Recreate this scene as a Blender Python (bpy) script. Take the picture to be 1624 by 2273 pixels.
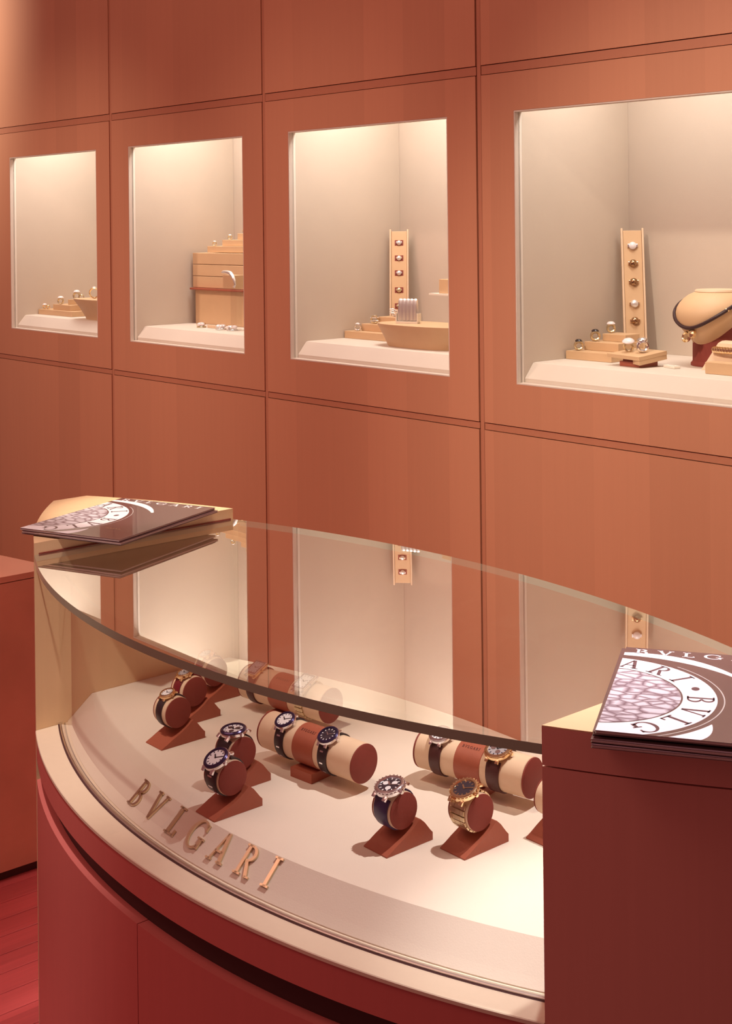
import bpy, bmesh, math, random
from math import sin, cos, pi, sqrt, radians
from mathutils import Matrix, Vector

for _o in list(bpy.data.objects):
    bpy.data.objects.remove(_o)
SC = bpy.context.scene
COL = SC.collection
rnd = random.Random(7)

# ------------------------------------------------------------------ camera
PHI = math.atan2(3060.0, 2642.0)
ROLL = 0.011
cam_d = bpy.data.cameras.new('camera')
cam_d.sensor_fit = 'HORIZONTAL'
cam_d.sensor_width = 36.0
cam_d.lens = 3060.0 * 36.0 / 1624.0
cam_d.shift_y = -(1136.5 - 494.0) / 1624.0
cam_d.clip_start = 0.02
cam = bpy.data.objects.new('camera', cam_d)
COL.objects.link(cam)
_R = Vector((cos(PHI), sin(PHI), 0)); _F = Vector((-sin(PHI), cos(PHI), 0)); _U = Vector((0, 0, 1))
_X = (_R - _U * ROLL).normalized(); _Y = (_U + _R * ROLL).normalized()
m = Matrix((( _X.x, _Y.x, -_F.x, 0.0), (_X.y, _Y.y, -_F.y, -1.737), (_X.z, _Y.z, -_F.z, 1.53), (0, 0, 0, 1)))
cam.matrix_world = m
SC.camera = cam

# ------------------------------------------------------------------ world, lights, exposure
W = bpy.data.worlds.new('world'); SC.world = W; W.use_nodes = True
bg = W.node_tree.nodes['Background']
bg.inputs[0].default_value = (1.0, 0.34, 0.31, 1)
bg.inputs[1].default_value = 0.23

def spot(name, loc, aim, power, color, angle, blend=0.5, size=0.03):
    d = bpy.data.lights.new(name, 'SPOT'); d.energy = power; d.color = color
    d.spot_size = radians(angle); d.spot_blend = blend; d.shadow_soft_size = size
    o = bpy.data.objects.new(name, d); COL.objects.link(o); o.location = loc
    o.rotation_euler = (Vector(aim) - Vector(loc)).to_track_quat('-Z', 'Y').to_euler()
    return o

def area(name, loc, aim, power, color, sx, sy):
    d = bpy.data.lights.new(name, 'AREA'); d.shape = 'RECTANGLE'; d.size = sx; d.size_y = sy
    d.energy = power; d.color = color
    o = bpy.data.objects.new(name, d); COL.objects.link(o); o.location = loc
    o.rotation_euler = (Vector(aim) - Vector(loc)).to_track_quat('-Z', 'Y').to_euler()
    return o

# ceiling downlights of the shop and one added fill at the left
spot('downlight_case', (-0.98, 0.12, 2.75), (-1.27, -0.42, 0.75), 168, (1.0, 0.89, 0.88), 27, 0.9, 0.015)
spot('downlight_pillar', (-2.25, -0.30, 2.75), (-2.21, -0.36, 1.0), 190, (1.0, 0.90, 0.74), 16, 0.7, 0.03)
spot('downlight_magazine', (-0.78, -0.25, 2.75), (-0.90, -0.47, 1.0), 180, (1.0, 0.91, 0.90), 20, 0.7, 0.03)
spot('fill_left', (-1.50, -1.35, 2.80), (-2.02, -0.78, 0.75), 150, (1.0, 0.88, 0.78), 24, 1.0, 0.03)  # added white fill for the left ledge and post
for _x, _z, _p, _c, _a in ((-1.60, 0.80, 200, (1.0, 0.86, 0.70), 54), (-3.0, 0.65, 85, (1.0, 0.72, 0.58), 56), (-4.3, 0.75, 120, (1.0, 0.74, 0.58), 56), (-5.80, 2.45, 600, (1.0, 0.90, 0.74), 68)):
    spot('downlight_wall', (_x, -1.2, 3.05), (_x, 0.64, _z), _p, _c, _a, 1.0, 0.06)
area('ceiling_glow', (-2.6, -2.0, 3.2), (-3.0, 0.64, 1.5), 30, (1.0, 0.52, 0.42), 2.4, 1.2)

# the wall is laid out in its own units (panel face at y=0) and set WS times larger about the viewpoint height
WS = 1.368
WO = Vector((0, -1.737, 1.53)) * (1 - WS)
def wmap(p): return Vector(p) * WS + WO
# windows of the wall: left edge of each opening, width, heights
WIN_X = [-3.506, -2.883, -2.253, -1.620]
WIN_W = 0.4655; WIN_Z0 = 1.252; WIN_Z1 = 1.717; NICHE_D = 0.307
for i, x in enumerate(WIN_X):
    area('niche_lamp', wmap((x + WIN_W / 2, 0.10, 1.905)), wmap((x + WIN_W / 2, 0.14, 1.25)), (5.9, 5.9, 5.9, 4.4)[i], (1.0, 0.93, 0.86), 0.46, 0.18)

vs = SC.view_settings
vs.view_transform = 'Standard'; vs.look = 'None'; vs.gamma = 1.0; vs.exposure = 0.0
vs.use_curve_mapping = False

# ------------------------------------------------------------------ materials
def base_mat(name):
    M = bpy.data.materials.new(name); M.use_nodes = True
    nt = M.node_tree
    return M, nt, nt.nodes['Principled BSDF']

def mat(name, col, rough=0.5, metal=0.0, coat=0.0, noise=0.0, nscale=40.0, bump=0.0, bscale=600.0):
    M, nt, b = base_mat(name)
    b.inputs['Roughness'].default_value = rough
    b.inputs['Metallic'].default_value = metal
    b.inputs['Coat Weight'].default_value = coat
    tc = nt.nodes.new('ShaderNodeTexCoord')
    n = nt.nodes.new('ShaderNodeTexNoise'); n.inputs['Scale'].default_value = nscale
    n.inputs['Detail'].default_value = 4
    nt.links.new(tc.outputs['Object'], n.inputs['Vector'])
    mx = nt.nodes.new('ShaderNodeMix'); mx.data_type = 'RGBA'
    k = 1.0 - noise
    mx.inputs[6].default_value = (col[0] * k, col[1] * k, col[2] * k, 1)
    k = 1.0 + noise
    mx.inputs[7].default_value = (min(1, col[0] * k), min(1, col[1] * k), min(1, col[2] * k), 1)
    nt.links.new(n.outputs['Fac'], mx.inputs[0])
    nt.links.new(mx.outputs[2], b.inputs['Base Color'])
    if bump > 0:
        n2 = nt.nodes.new('ShaderNodeTexNoise'); n2.inputs['Scale'].default_value = bscale
        nt.links.new(tc.outputs['Object'], n2.inputs['Vector'])
        bp = nt.nodes.new('ShaderNodeBump'); bp.inputs['Strength'].default_value = bump
        bp.inputs['Distance'].default_value = 0.0005
        nt.links.new(n2.outputs['Fac'], bp.inputs['Height'])
        nt.links.new(bp.outputs['Normal'], b.inputs['Normal'])
    return M

def veneer(name, col, rough=0.42, leaf=0.105, leafvar=0.10, grain=0.10, gscale=(70, 70, 2.0), spec=0.5):
    """wood veneer: vertical leaves of slightly different tone and a fine stretched grain"""
    M, nt, b = base_mat(name)
    N = nt.nodes; L = nt.links
    b.inputs['Roughness'].default_value = rough
    b.inputs['Specular IOR Level'].default_value = spec
    g = N.new('ShaderNodeNewGeometry')
    sp = N.new('ShaderNodeSeparateXYZ'); L.new(g.outputs['Position'], sp.inputs[0])
    dv = N.new('ShaderNodeMath'); dv.operation = 'DIVIDE'; dv.inputs[1].default_value = leaf
    L.new(sp.outputs['X'], dv.inputs[0])
    fl = N.new('ShaderNodeMath'); fl.operation = 'FLOOR'; L.new(dv.outputs[0], fl.inputs[0])
    wn = N.new('ShaderNodeTexWhiteNoise'); wn.noise_dimensions = '1D'; L.new(fl.outputs[0], wn.inputs['W'])
    mp = N.new('ShaderNodeMapping'); mp.inputs['Scale'].default_value = gscale
    L.new(g.outputs['Position'], mp.inputs['Vector'])
    ns = N.new('ShaderNodeTexNoise'); ns.inputs['Scale'].default_value = 1.0; ns.inputs['Detail'].default_value = 5
    ns.inputs['Roughness'].default_value = 0.7
    L.new(mp.outputs[0], ns.inputs['Vector'])
    r1 = N.new('ShaderNodeMapRange'); r1.inputs[3].default_value = 1 - leafvar; r1.inputs[4].default_value = 1 + leafvar
    L.new(wn.outputs['Value'], r1.inputs[0])
    r2 = N.new('ShaderNodeMapRange'); r2.inputs[3].default_value = 1 - grain; r2.inputs[4].default_value = 1 + grain
    L.new(ns.outputs['Fac'], r2.inputs[0])
    mu = N.new('ShaderNodeMath'); mu.operation = 'MULTIPLY'; L.new(r1.outputs[0], mu.inputs[0]); L.new(r2.outputs[0], mu.inputs[1])
    vm = N.new('ShaderNodeVectorMath'); vm.operation = 'SCALE'; vm.inputs[0].default_value = col[:3]
    L.new(mu.outputs[0], vm.inputs['Scale']); L.new(vm.outputs[0], b.inputs['Base Color'])
    return M

def glass(name, power, f0, tint=(0.97, 0.99, 0.98), rough=0.0):
    """thin clear pane: transparent with a reflection that grows towards grazing angles"""
    M, nt, b = base_mat(name)
    N = nt.nodes; L = nt.links
    N.remove(b)
    out = [n for n in N if n.type == 'OUTPUT_MATERIAL'][0]
    tr = N.new('ShaderNodeBsdfTransparent'); tr.inputs[0].default_value = (*tint, 1)
    gl = N.new('ShaderNodeBsdfGlossy'); gl.inputs['Roughness'].default_value = rough
    gl.inputs['Color'].default_value = (1, 1, 1, 1)
    lw = N.new('ShaderNodeLayerWeight'); lw.inputs[0].default_value = 0.5
    pw = N.new('ShaderNodeMath'); pw.operation = 'POWER'; pw.inputs[1].default_value = power
    L.new(lw.outputs['Facing'], pw.inputs[0])
    mr = N.new('ShaderNodeMapRange'); mr.inputs[3].default_value = f0; mr.inputs[4].default_value = 1.0
    L.new(pw.outputs[0], mr.inputs[0])
    ge = N.new('ShaderNodeNewGeometry')
    iv = N.new('ShaderNodeMath'); iv.operation = 'SUBTRACT'; iv.inputs[0].default_value = 1.0
    L.new(ge.outputs['Backfacing'], iv.inputs[1])
    mu = N.new('ShaderNodeMath'); mu.operation = 'MULTIPLY'
    L.new(mr.outputs[0], mu.inputs[0]); L.new(iv.outputs[0], mu.inputs[1])
    mx = N.new('ShaderNodeMixShader')
    L.new(mu.outputs[0], mx.inputs[0]); L.new(tr.outputs[0], mx.inputs[1]); L.new(gl.outputs[0], mx.inputs[2])
    L.new(mx.outputs[0], out.inputs[0])
    return M

WOOD = (0.58, 0.275, 0.160)
M_wall = veneer('wall_veneer', WOOD, 0.45, 0.153, 0.045, 0.045)
M_case = veneer('case_veneer', (0.72, 0.50, 0.29), 0.40, 0.21, 0.03, 0.05)
M_ledge = veneer('ledge_veneer', (0.76, 0.65, 0.50), 0.40, 0.21, 0.03, 0.04)
M_counter = mat('mottled_red_wood', (0.70, 0.35, 0.25), 0.35, noise=0.25, nscale=5)
M_pillar_shade = veneer('shaded_pillar_veneer', (0.70, 0.310, 0.255), 0.38, 0.21, 0.03, 0.05)  # case wood darkened and reddened, the dim light painted into the veneer
M_red = veneer('base_veneer', (0.61, 0.165, 0.150), 0.38, 0.21, 0.03, 0.05)
M_joint = veneer('joint_veneer', (0.50, 0.215, 0.125), 0.45, 0.153, 0.02, 0.04)
M_gap = mat('reveal_paint', (0.16, 0.04, 0.03), 0.6, noise=0.1)
M_dark = mat('shadow_gap_laminate', (0.060, 0.018, 0.018), 0.6, noise=0.1)
M_floor = veneer('floor_board_wood', (0.50, 0.085, 0.090), 0.30, 0.062, 0.22, 0.22, (90, 2.5, 90))
M_fab = mat('cream_suede', (0.575, 0.490, 0.402), 0.92, noise=0.05, nscale=9, bump=0.25)  # niche walls: darker suede, their weaker light put into the colour
M_fab_lit = mat('lit_niche_suede', (0.70, 0.63, 0.55), 0.92, noise=0.04, nscale=9, bump=0.25)  # paler copy of the niche suede, lamp light from above painted in
M_bed = mat('ivory_suede', (0.74, 0.64, 0.53), 0.92, noise=0.04, nscale=9, bump=0.25)
M_tan = mat('tan_leatherette', (0.66, 0.45, 0.26), 0.55, noise=0.05, bump=0.2)
M_brown = mat('cognac_leather', (0.36, 0.095, 0.050), 0.5, noise=0.08, bump=0.25)
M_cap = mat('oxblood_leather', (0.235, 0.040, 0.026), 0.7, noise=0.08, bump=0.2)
M_band = mat('beige_leather', (0.76, 0.57, 0.39), 0.5, noise=0.05, bump=0.15)
M_gold = mat('polished_gold', (0.95, 0.74, 0.44), 0.20, 1.0)
M_paleg = mat('brushed_pale_gold', (0.74, 0.63, 0.42), 0.30, 1.0, noise=0.06)
M_steel = mat('polished_steel', (0.86, 0.85, 0.88), 0.22, 1.0)
M_silver = mat('soft_silver', (0.88, 0.86, 0.85), 0.38, 0.85)
M_domed = mat('dark_gold', (0.42, 0.26, 0.14), 0.2, 1.0)
M_alu = mat('satin_aluminium', (0.85, 0.80, 0.74), 0.30, 1.0)
M_black = mat('black_rubber', (0.022, 0.015, 0.020), 0.42, noise=0.1, bump=0.2)
M_navy = mat('navy_leather', (0.035, 0.022, 0.085), 0.4, noise=0.1, bump=0.2)
M_bezel = mat('dark_blue_bezel', (0.055, 0.040, 0.110), 0.22, 0.7)
M_choco = mat('chocolate_leather', (0.075, 0.022, 0.020), 0.45, noise=0.1, bump=0.2)
M_wine = mat('wine_red_leather', (0.17, 0.010, 0.018), 0.38, noise=0.1, bump=0.2)
M_white = mat('white_enamel', (0.86, 0.85, 0.86), 0.25, coat=0.6)
M_dkdial = mat('dark_dial', (0.035, 0.028, 0.040), 0.2, coat=0.7)
M_gdial = mat('silver_dial', (0.62, 0.62, 0.66), 0.25, 0.5, coat=0.5)
M_onyx = mat('onyx_stone', (0.012, 0.008, 0.012), 0.08, coat=1.0)
M_pearl = mat('pearl_stone', (0.85, 0.80, 0.82), 0.12, coat=0.8)
M_cord = mat('black_cord', (0.035, 0.012, 0.014), 0.5, noise=0.15, bump=0.3)
M_card = mat('white_card', (0.86, 0.80, 0.70), 0.6)
M_cover = mat('plum_print', (0.085, 0.033, 0.036), 0.30, coat=0.5)
M_ink = mat('white_print', (0.76, 0.74, 0.80), 0.35)
M_inkd = mat('dark_plum_print', (0.10, 0.045, 0.055), 0.35)
M_paper = mat('page_paper', (0.62, 0.50, 0.47), 0.7, noise=0.1, nscale=300)
M_edge = mat('green_glass_edge', (0.30, 0.34, 0.25), 0.22, coat=0.2)
M_litedge = mat('lit_green_glass_edge', (0.48, 0.50, 0.40), 0.25, coat=0.3)  # paler copy of the edge colour, light on the back edge painted in
M_top = glass('display_top_glass', 1.8, 0.04)
M_pane = glass('clear_pane_glass', 5.0, 0.03, (0.985, 0.985, 0.98))
M_acr = glass('acrylic_sheet', 4.0, 0.05, (0.96, 0.96, 0.95))

def snake_mat():
    M, nt, b = base_mat('scale_print'); N = nt.nodes; L = nt.links
    tc = N.new('ShaderNodeTexCoord')
    mp = N.new('ShaderNodeMapping'); mp.inputs['Scale'].default_value = (62, 105, 1)
    L.new(tc.outputs['Object'], mp.inputs[0])
    nz = N.new('ShaderNodeTexNoise'); nz.inputs['Scale'].default_value = 90
    L.new(tc.outputs['Object'], nz.inputs['Vector'])
    ad = N.new('ShaderNodeMix'); ad.data_type = 'VECTOR'; ad.inputs[0].default_value = 0.18
    L.new(mp.outputs[0], ad.inputs[4]); L.new(nz.outputs['Color'], ad.inputs[5])
    vo = N.new('ShaderNodeTexVoronoi'); vo.feature = 'DISTANCE_TO_EDGE'; vo.inputs['Scale'].default_value = 1.0
    L.new(ad.outputs[1], vo.inputs['Vector'])
    cr = N.new('ShaderNodeValToRGB')
    e = cr.color_ramp.elements
    e[0].position = 0.0; e[0].color = (0.16, 0.10, 0.13, 1)
    e[1].position = 0.22; e[1].color = (0.60, 0.56, 0.63, 1)
    L.new(vo.outputs['Distance'], cr.inputs[0]); L.new(cr.outputs[0], b.inputs['Base Color'])
    b.inputs['Roughness'].default_value = 0.35
    return M
M_snake = snake_mat()

# ------------------------------------------------------------------ mesh builder
class MB:
    def __init__(s): s.v = []; s.f = []; s.mi = []; s.cur = 0
    def add(s, vs, fs, M=None):
        b = len(s.v)
        for p in vs:
            p = Vector(p)
            s.v.append(tuple(M @ p) if M is not None else tuple(p))
        for f in fs:
            s.f.append(tuple(i + b for i in f)); s.mi.append(s.cur)
        return s
    def box(s, x0, x1, y0, y1, z0, z1, M=None, bev=0.0):
        if bev <= 0:
            vs = [(x0, y0, z0), (x1, y0, z0), (x1, y1, z0), (x0, y1, z0), (x0, y0, z1), (x1, y0, z1), (x1, y1, z1), (x0, y1, z1)]
            return s.add(vs, [(3, 2, 1, 0), (4, 5, 6, 7), (0, 1, 5, 4), (1, 2, 6, 5), (2, 3, 7, 6), (3, 0, 4, 7)], M)
        bm = bmesh.new(); bmesh.ops.create_cube(bm, size=1.0)
        for v in bm.verts:
            v.co = Vector((x0 + (v.co.x + .5) * (x1 - x0), y0 + (v.co.y + .5) * (y1 - y0), z0 + (v.co.z + .5) * (z1 - z0)))
        bmesh.ops.bevel(bm, geom=bm.edges[:], offset=bev, segments=2, profile=0.6, affect='EDGES')
        bm.verts.index_update()
        s.add([v.co.copy() for v in bm.verts], [tuple(v.index for v in f.verts) for f in bm.faces], M)
        bm.free(); return s
    def prism(s, poly, z0, z1, M=None, side_mi=None, side_mi2=None, nsplit=None):
        n = len(poly)
        vs = [(p[0], p[1], z0) for p in poly] + [(p[0], p[1], z1) for p in poly]
        s.add(vs, [tuple(range(n - 1, -1, -1)), tuple(range(n, 2 * n))], M)
        c = s.cur
        b = len(s.v) - 2 * n
        for i in range(n):
            j = (i + 1) % n
            s.f.append((b + i, b + j, b + n + j, b + n + i))
            k = c if side_mi is None else side_mi
            if nsplit is not None and i >= nsplit: k = side_mi2
            s.mi.append(k)
        return s
    def lathe(s, prof, n=32, M=None, cap=True):
        """profile [(r,z)] turned about local z"""
        vs = []; fs = []
        for (r, z) in prof:
            for i in range(n):
                a = 2 * pi * i / n; vs.append((r * cos(a), r * sin(a), z))
        for k in range(len(prof) - 1):
            for i in range(n):
                j = (i + 1) % n
                fs.append((k * n + i, k * n + j, (k + 1) * n + j, (k + 1) * n + i))
        if cap:
            fs.append(tuple(range(n - 1, -1, -1)))
            fs.append(tuple((len(prof) - 1) * n + i for i in range(n)))
        return s.add(vs, fs, M)
    def tube(s, pts, r, n=8, closed=False, M=None):
        pts = [Vector(p) for p in pts]; m = len(pts); vs = []; fs = []
        up = Vector((0.123, 0.31, 1)).normalized()
        for i, p in enumerate(pts):
            a = pts[(i - 1) % m] if (closed or i > 0) else p
            c = pts[(i + 1) % m] if (closed or i < m - 1) else p
            t = (c - a).normalized(); u = t.cross(up).normalized(); w = u.cross(t)
            rr = r[i] if isinstance(r, (list, tuple)) else r
            for k in range(n):
                q = 2 * pi * k / n; vs.append(p + (u * cos(q) + w * sin(q)) * rr)
        for i in range(m if closed else m - 1):
            j = (i + 1) % m
            for k in range(n):
                l = (k + 1) % n
                fs.append((i * n + k, j * n + k, j * n + l, i * n + l))
        if not closed:
            fs.append(tuple(range(n))); fs.append(tuple((m - 1) * n + k for k in range(n - 1, -1, -1)))
        return s.add(vs, fs, M)
    def grid(s, rows, closed=False, M=None, flip=False):
        m = len(rows); n = len(rows[0]); vs = [p for r in rows for p in r]; fs = []
        for i in range(m - 1):
            for k in range(n if closed else n - 1):
                l = (k + 1) % n
                f = (i * n + k, i * n + l, (i + 1) * n + l, (i + 1) * n + k)
                fs.append(f[::-1] if flip else f)
        return s.add(vs, fs, M)
    def mesh(s, name, mats, smooth=False, recalc=True):
        me = bpy.data.meshes.new(name); me.from_pydata(s.v, [], s.f); me.update()
        for mm in (mats if isinstance(mats, (list, tuple)) else [mats]): me.materials.append(mm)
        for i, p in enumerate(me.polygons): p.material_index = s.mi[i]
        if recalc:
            bm = bmesh.new(); bm.from_mesh(me)
            bmesh.ops.recalc_face_normals(bm, faces=bm.faces[:]); bm.to_mesh(me); bm.free()
        if smooth:
            me.polygons.foreach_set('use_smooth', [True] * len(me.polygons))
            try: me.set_sharp_from_angle(angle=radians(35))
            except Exception: pass
        return me

def put(name, me, parent=None, loc=(0, 0, 0), label=None):
    o = bpy.data.objects.new(name, me); COL.objects.link(o); o.location = loc
    if parent is not None: o.parent = parent
    if label: o['label'] = label
    return o

def part(name, mb, mats, parent=None, smooth=False, label=None, loc=(0, 0, 0)):
    return put(name, mb.mesh(name, mats, smooth), parent, loc, label)

def thing(name, label, cat, loc=(0, 0, 0), rz=0.0, group=None):
    o = bpy.data.objects.new(name, None); COL.objects.link(o); o.empty_display_size = 0.03
    o.location = loc; o.rotation_euler = (0, 0, rz); o['label'] = label; o['category'] = cat
    if group: o['group'] = group
    return o

def struct(o, label):
    o['kind'] = 'structure'; o['label'] = label; return o

def T(x=0, y=0, z=0): return Matrix.Translation((x, y, z))
def RX(a): return Matrix.Rotation(a, 4, 'X')
def RY(a): return Matrix.Rotation(a, 4, 'Y')
def RZ(a): return Matrix.Rotation(a, 4, 'Z')

# ------------------------------------------------------------------ lettering: roman capitals from strokes
def bar(x0, y0, x1, y1, w):
    d = Vector((x1 - x0, y1 - y0)).normalized(); n = Vector((-d.y, d.x)) * w / 2
    return [(x0 - n.x, y0 - n.y), (x1 - n.x, y1 - n.y), (x1 + n.x, y1 + n.y), (x0 + n.x, y0 + n.y)]
def rect(x0, x1, y0, y1): return [(x0, y0), (x1, y0), (x1, y1), (x0, y1)]
def arc(cx, cy, ox, oy, ix, iy, a0, a1, n=12):
    q = []
    for i in range(n):
        a = radians(a0 + (a1 - a0) * i / n); b = radians(a0 + (a1 - a0) * (i + 1) / n)
        q.append([(cx + ix * cos(a), cy + iy * sin(a)), (cx + ox * cos(a), cy + oy * sin(a)),
                  (cx + ox * cos(b), cy + oy * sin(b)), (cx + ix * cos(b), cy + iy * sin(b))])
    return q
GL = {
 'B': (0.62, [rect(.09, .22, 0, 1), rect(0, .30, 0, .07), rect(0, .30, .93, 1)] + arc(.26, .755, .30, .245, .18, .175, -90, 90) + arc(.28, .27, .34, .27, .21, .20, -90, 90)),
 'V': (0.80, [bar(.13, 1, .40, 0.03, .14), bar(.67, 1, .42, 0.03, .08), rect(0, .27, .93, 1), rect(.55, .80, .93, 1)]),
 'L': (0.58, [rect(.10, .24, 0, 1), rect(0, .36, .93, 1), rect(0, .56, 0, .07), rect(.49, .57, 0, .22)]),
 'G': (0.86, arc(.45, .5, .45, .51, .31, .44, 42, 320, 26) + [rect(.68, .82, .06, .42), rect(.56, .90, .38, .45), rect(.70, .78, .68, .92)]),
 'A': (0.84, [bar(.16, 0, .41, .99, .08), bar(.70, 0, .43, .99, .14), rect(.22, .62, .32, .39), rect(0, .27, 0, .07), rect(.55, .84, 0, .07)]),
 'R': (0.74, [rect(.10, .23, 0, 1), rect(0, .34, 0, .07), rect(0, .3, .93, 1), bar(.34, .50, .62, .02, .13), rect(.56, .76, 0, .06)] + arc(.28, .73, .32, .27, .19, .195, -90, 90)),
 'I': (0.34, [rect(.10, .24, 0, 1), rect(0, .34, 0, .07), rect(0, .34, .93, 1)]),
}
def word(mb, text, h, gap, thick, M):
    """letters set from x=0; returns width"""
    x = 0.0
    for ch in text:
        w, ps = GL[ch]
        for p in ps: mb.prism([((x + a * h), b * h) for a, b in p], 0, thick, M)
        x += (w + gap) * h
    return x - gap * h
def word_width(text, h, gap): return sum(GL[c][0] + gap for c in text) * h - gap * h

# ------------------------------------------------------------------ the setting: floor
fl = struct(part('floor', MB().box(-6.6, 1.2, -3.2, 0.638, -0.05, -0.014), M_dark), 'floor of dark red wooden boards')
pm = MB().box(-0.0335, 0.0335, -0.5992, 0.5992, -0.012, 0.0, bev=0.0015).mesh('floor_board', M_floor)
for i in range(60):
    x = -5.0 + i * 0.0685
    for k in range(3):
        y = 0.632 - 0.6 - k * 1.2
        put('floor_board', pm, fl, (x, y, -0.001))

# objects made from here to WALL_END are laid out in wall units
WALL_START = set(bpy.data.objects)
# ------------------------------------------------------------------ the setting: panelled wall
PX = [(-4.232, -3.609), (-3.597, -2.974), (-2.962, -2.345), (-2.333, -1.713), (-1.699, -1.082), (-1.068, -0.45)]
PZ = [(0.4120, 1.163), (1.177, 1.786), (1.804, 2.42)]
wb = MB()
wb.box(-4.25, -0.43, 0.0065, 0.017, 0.4120, 1.21)
wb.box(-4.25, -0.43, 0.0065, 0.017, 1.765, 2.42)
for x in (-4.19, -3.603, -2.968, -2.339, -1.706, -1.075, -0.50):
    wb.box(x - 0.05, x + 0.05, 0.0065, 0.017, 1.21, 1.765)
wall = struct(part('wall_back', wb, M_gap), 'veneered display wall with recessed joints between square panels')
for i, (x0, x1) in enumerate(PX):
    for k, (z0, z1) in enumerate(PZ):
        mb = MB()
        j = i - 1
        if k == 1 and 0 <= j < 4:
            a0 = WIN_X[j]; a1 = a0 + WIN_W
            e = 0.0022
            O = [(x0, z0), (x1, z0), (x1, z1), (x0, z1)]; I = [(a0 - e, WIN_Z0 - e), (a1 + e, WIN_Z0 - e), (a1 + e, WIN_Z1 + e), (a0 - e, WIN_Z1 + e)]
            vs = [(p[0], 0, p[1]) for p in O + I] + [(p[0], 0.0065, p[1]) for p in O + I]
            fs = []
            for q in range(4):
                r = (q + 1) % 4
                fs += [(q, r, 4 + r, 4 + q), (8 + q, 12 + q, 12 + r, 8 + r), (q, 8 + q, 8 + r, r), (4 + q, 4 + r, 12 + r, 12 + q)]
            mb.add(vs, fs)
        else:
            mb.box(x0, x1, 0.0, 0.0065, z0, z1)
        part('wall_panel', mb, M_wall, wall)

for x in (-3.603, -2.968, -2.339, -1.706, -1.075):
    part('joint_strip', MB().box(x - .0044, x + .0046, .0018, .0064, 0.4120, 2.42), M_joint, wall)
for (x0, x1) in PX:
    for z0, z1 in ((1.163, 1.177), (1.786, 1.804)):
        part('joint_strip', MB().box(x0 - .0005, x1 + .0005, .0018, .0064, z0 + .0014, z1 - .0014), M_joint, wall)

# display windows: lined niche, stepped platform, pane
WLAB = ['leftmost lit display window with stepped ring riser and tray at its right edge',
        'lit display window holding the tall stack of tan boxes',
        'lit display window with boat shaped tray and leaning ring strip',
        'rightmost lit display window with the necklace bust']
ZF = 1.285
for i, x in enumerate(WIN_X):
    x1 = x + WIN_W
    root = bpy.data.objects.new('window_%d' % (i + 1), None); COL.objects.link(root); struct(root, WLAB[i])
    root.location = (x, 0, WIN_Z0)
    M = T(-x, 0, -WIN_Z0)
    D = NICHE_D; t = 0.008; y0 = 0.018; zt = 1.92
    part('side_lining', MB().box(x - t, x, y0, D, WIN_Z0 - t, zt, M), M_fab, root)
    part('side_lining', MB().box(x1, x1 + t, y0, D, WIN_Z0 - t, zt, M), M_fab, root)
    part('back_lining', MB().box(x - t, x1 + t, D + 0.0005, D + t, WIN_Z0 - t, zt, M), M_fab, root)
    part('ceiling_lining', MB().box(x, x1, 0.0185, D, zt - t, zt, M), M_fab, root)
    jb = MB()
    for (a, b) in ((x - 0.002, x), (x1, x1 + 0.002)): jb.box(a, b, 0.0004, 0.0178, WIN_Z0, WIN_Z1, M)
    jb.box(x - 0.002, x1 + 0.002, 0.0004, 0.0178, WIN_Z0 - 0.002, WIN_Z0, M); jb.box(x - 0.002, x1 + 0.002, 0.0004, 0.0178, WIN_Z1, WIN_Z1 + 0.002, M)
    part('lit_jamb_lining', jb, M_fab_lit, root)  # pale lining stands in for lamp light on the opening's edges
    prof = [(0.0185, WIN_Z0), (0.0185, 1.259), (0.040, ZF - .001), (0.046, ZF), (D, ZF), (D, WIN_Z0)]
    pb = MB(); n = len(prof)
    vs = [(x + 0.0005, a, b) for a, b in prof] + [(x1 - 0.0005, a, b) for a, b in prof]
    pb.add(vs, [tuple(range(n - 1, -1, -1)), tuple(range(n, 2 * n))] + [(q, (q + 1) % n, n + (q + 1) % n, n + q) for q in range(n)], M)
    part('display_platform', pb, M_fab_lit, root)
    part('pane', MB().box(x, x1, 0.0085, 0.0125, WIN_Z0, WIN_Z1, M), M_pane, root)
    part('screw', MB().lathe([(0.0022, 0), (0.0022, 0.0008), (0.0015, 0.0012)], 12, M @ T(x, 0.0285, WIN_Z0 + 0.012) @ RY(pi / 2)), M_gold, root, True)

def to_wall(objs):
    for o in objs:
        if o.parent is None:
            o.location = wmap(o.location); o.scale = (WS, WS, WS)
to_wall([o for o in bpy.data.objects if o not in WALL_START])

# ------------------------------------------------------------------ low wooden counter at the left edge
ct = thing('wooden_counter', 'low red brown wooden counter standing left of the glass case', 'counter', (-3.4, -0.9, 0))
cp = [(-3.0, -0.141), (-3.02, -1.9), (-4.1, -1.9), (-4.1, -0.38)]
lp = [(p[0] + 3.4, p[1] + 0.9) for p in cp]
part('counter_body', MB().prism(lp, 0.022, 0.694), M_counter, ct)
part('counter_top', MB().prism(lp, 0.696, 0.71), M_counter, ct)
part('toe_recess', MB().prism([(p[0] * .97, p[1] * .97) for p in lp], 0.0, 0.022), M_dark, ct)

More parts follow.
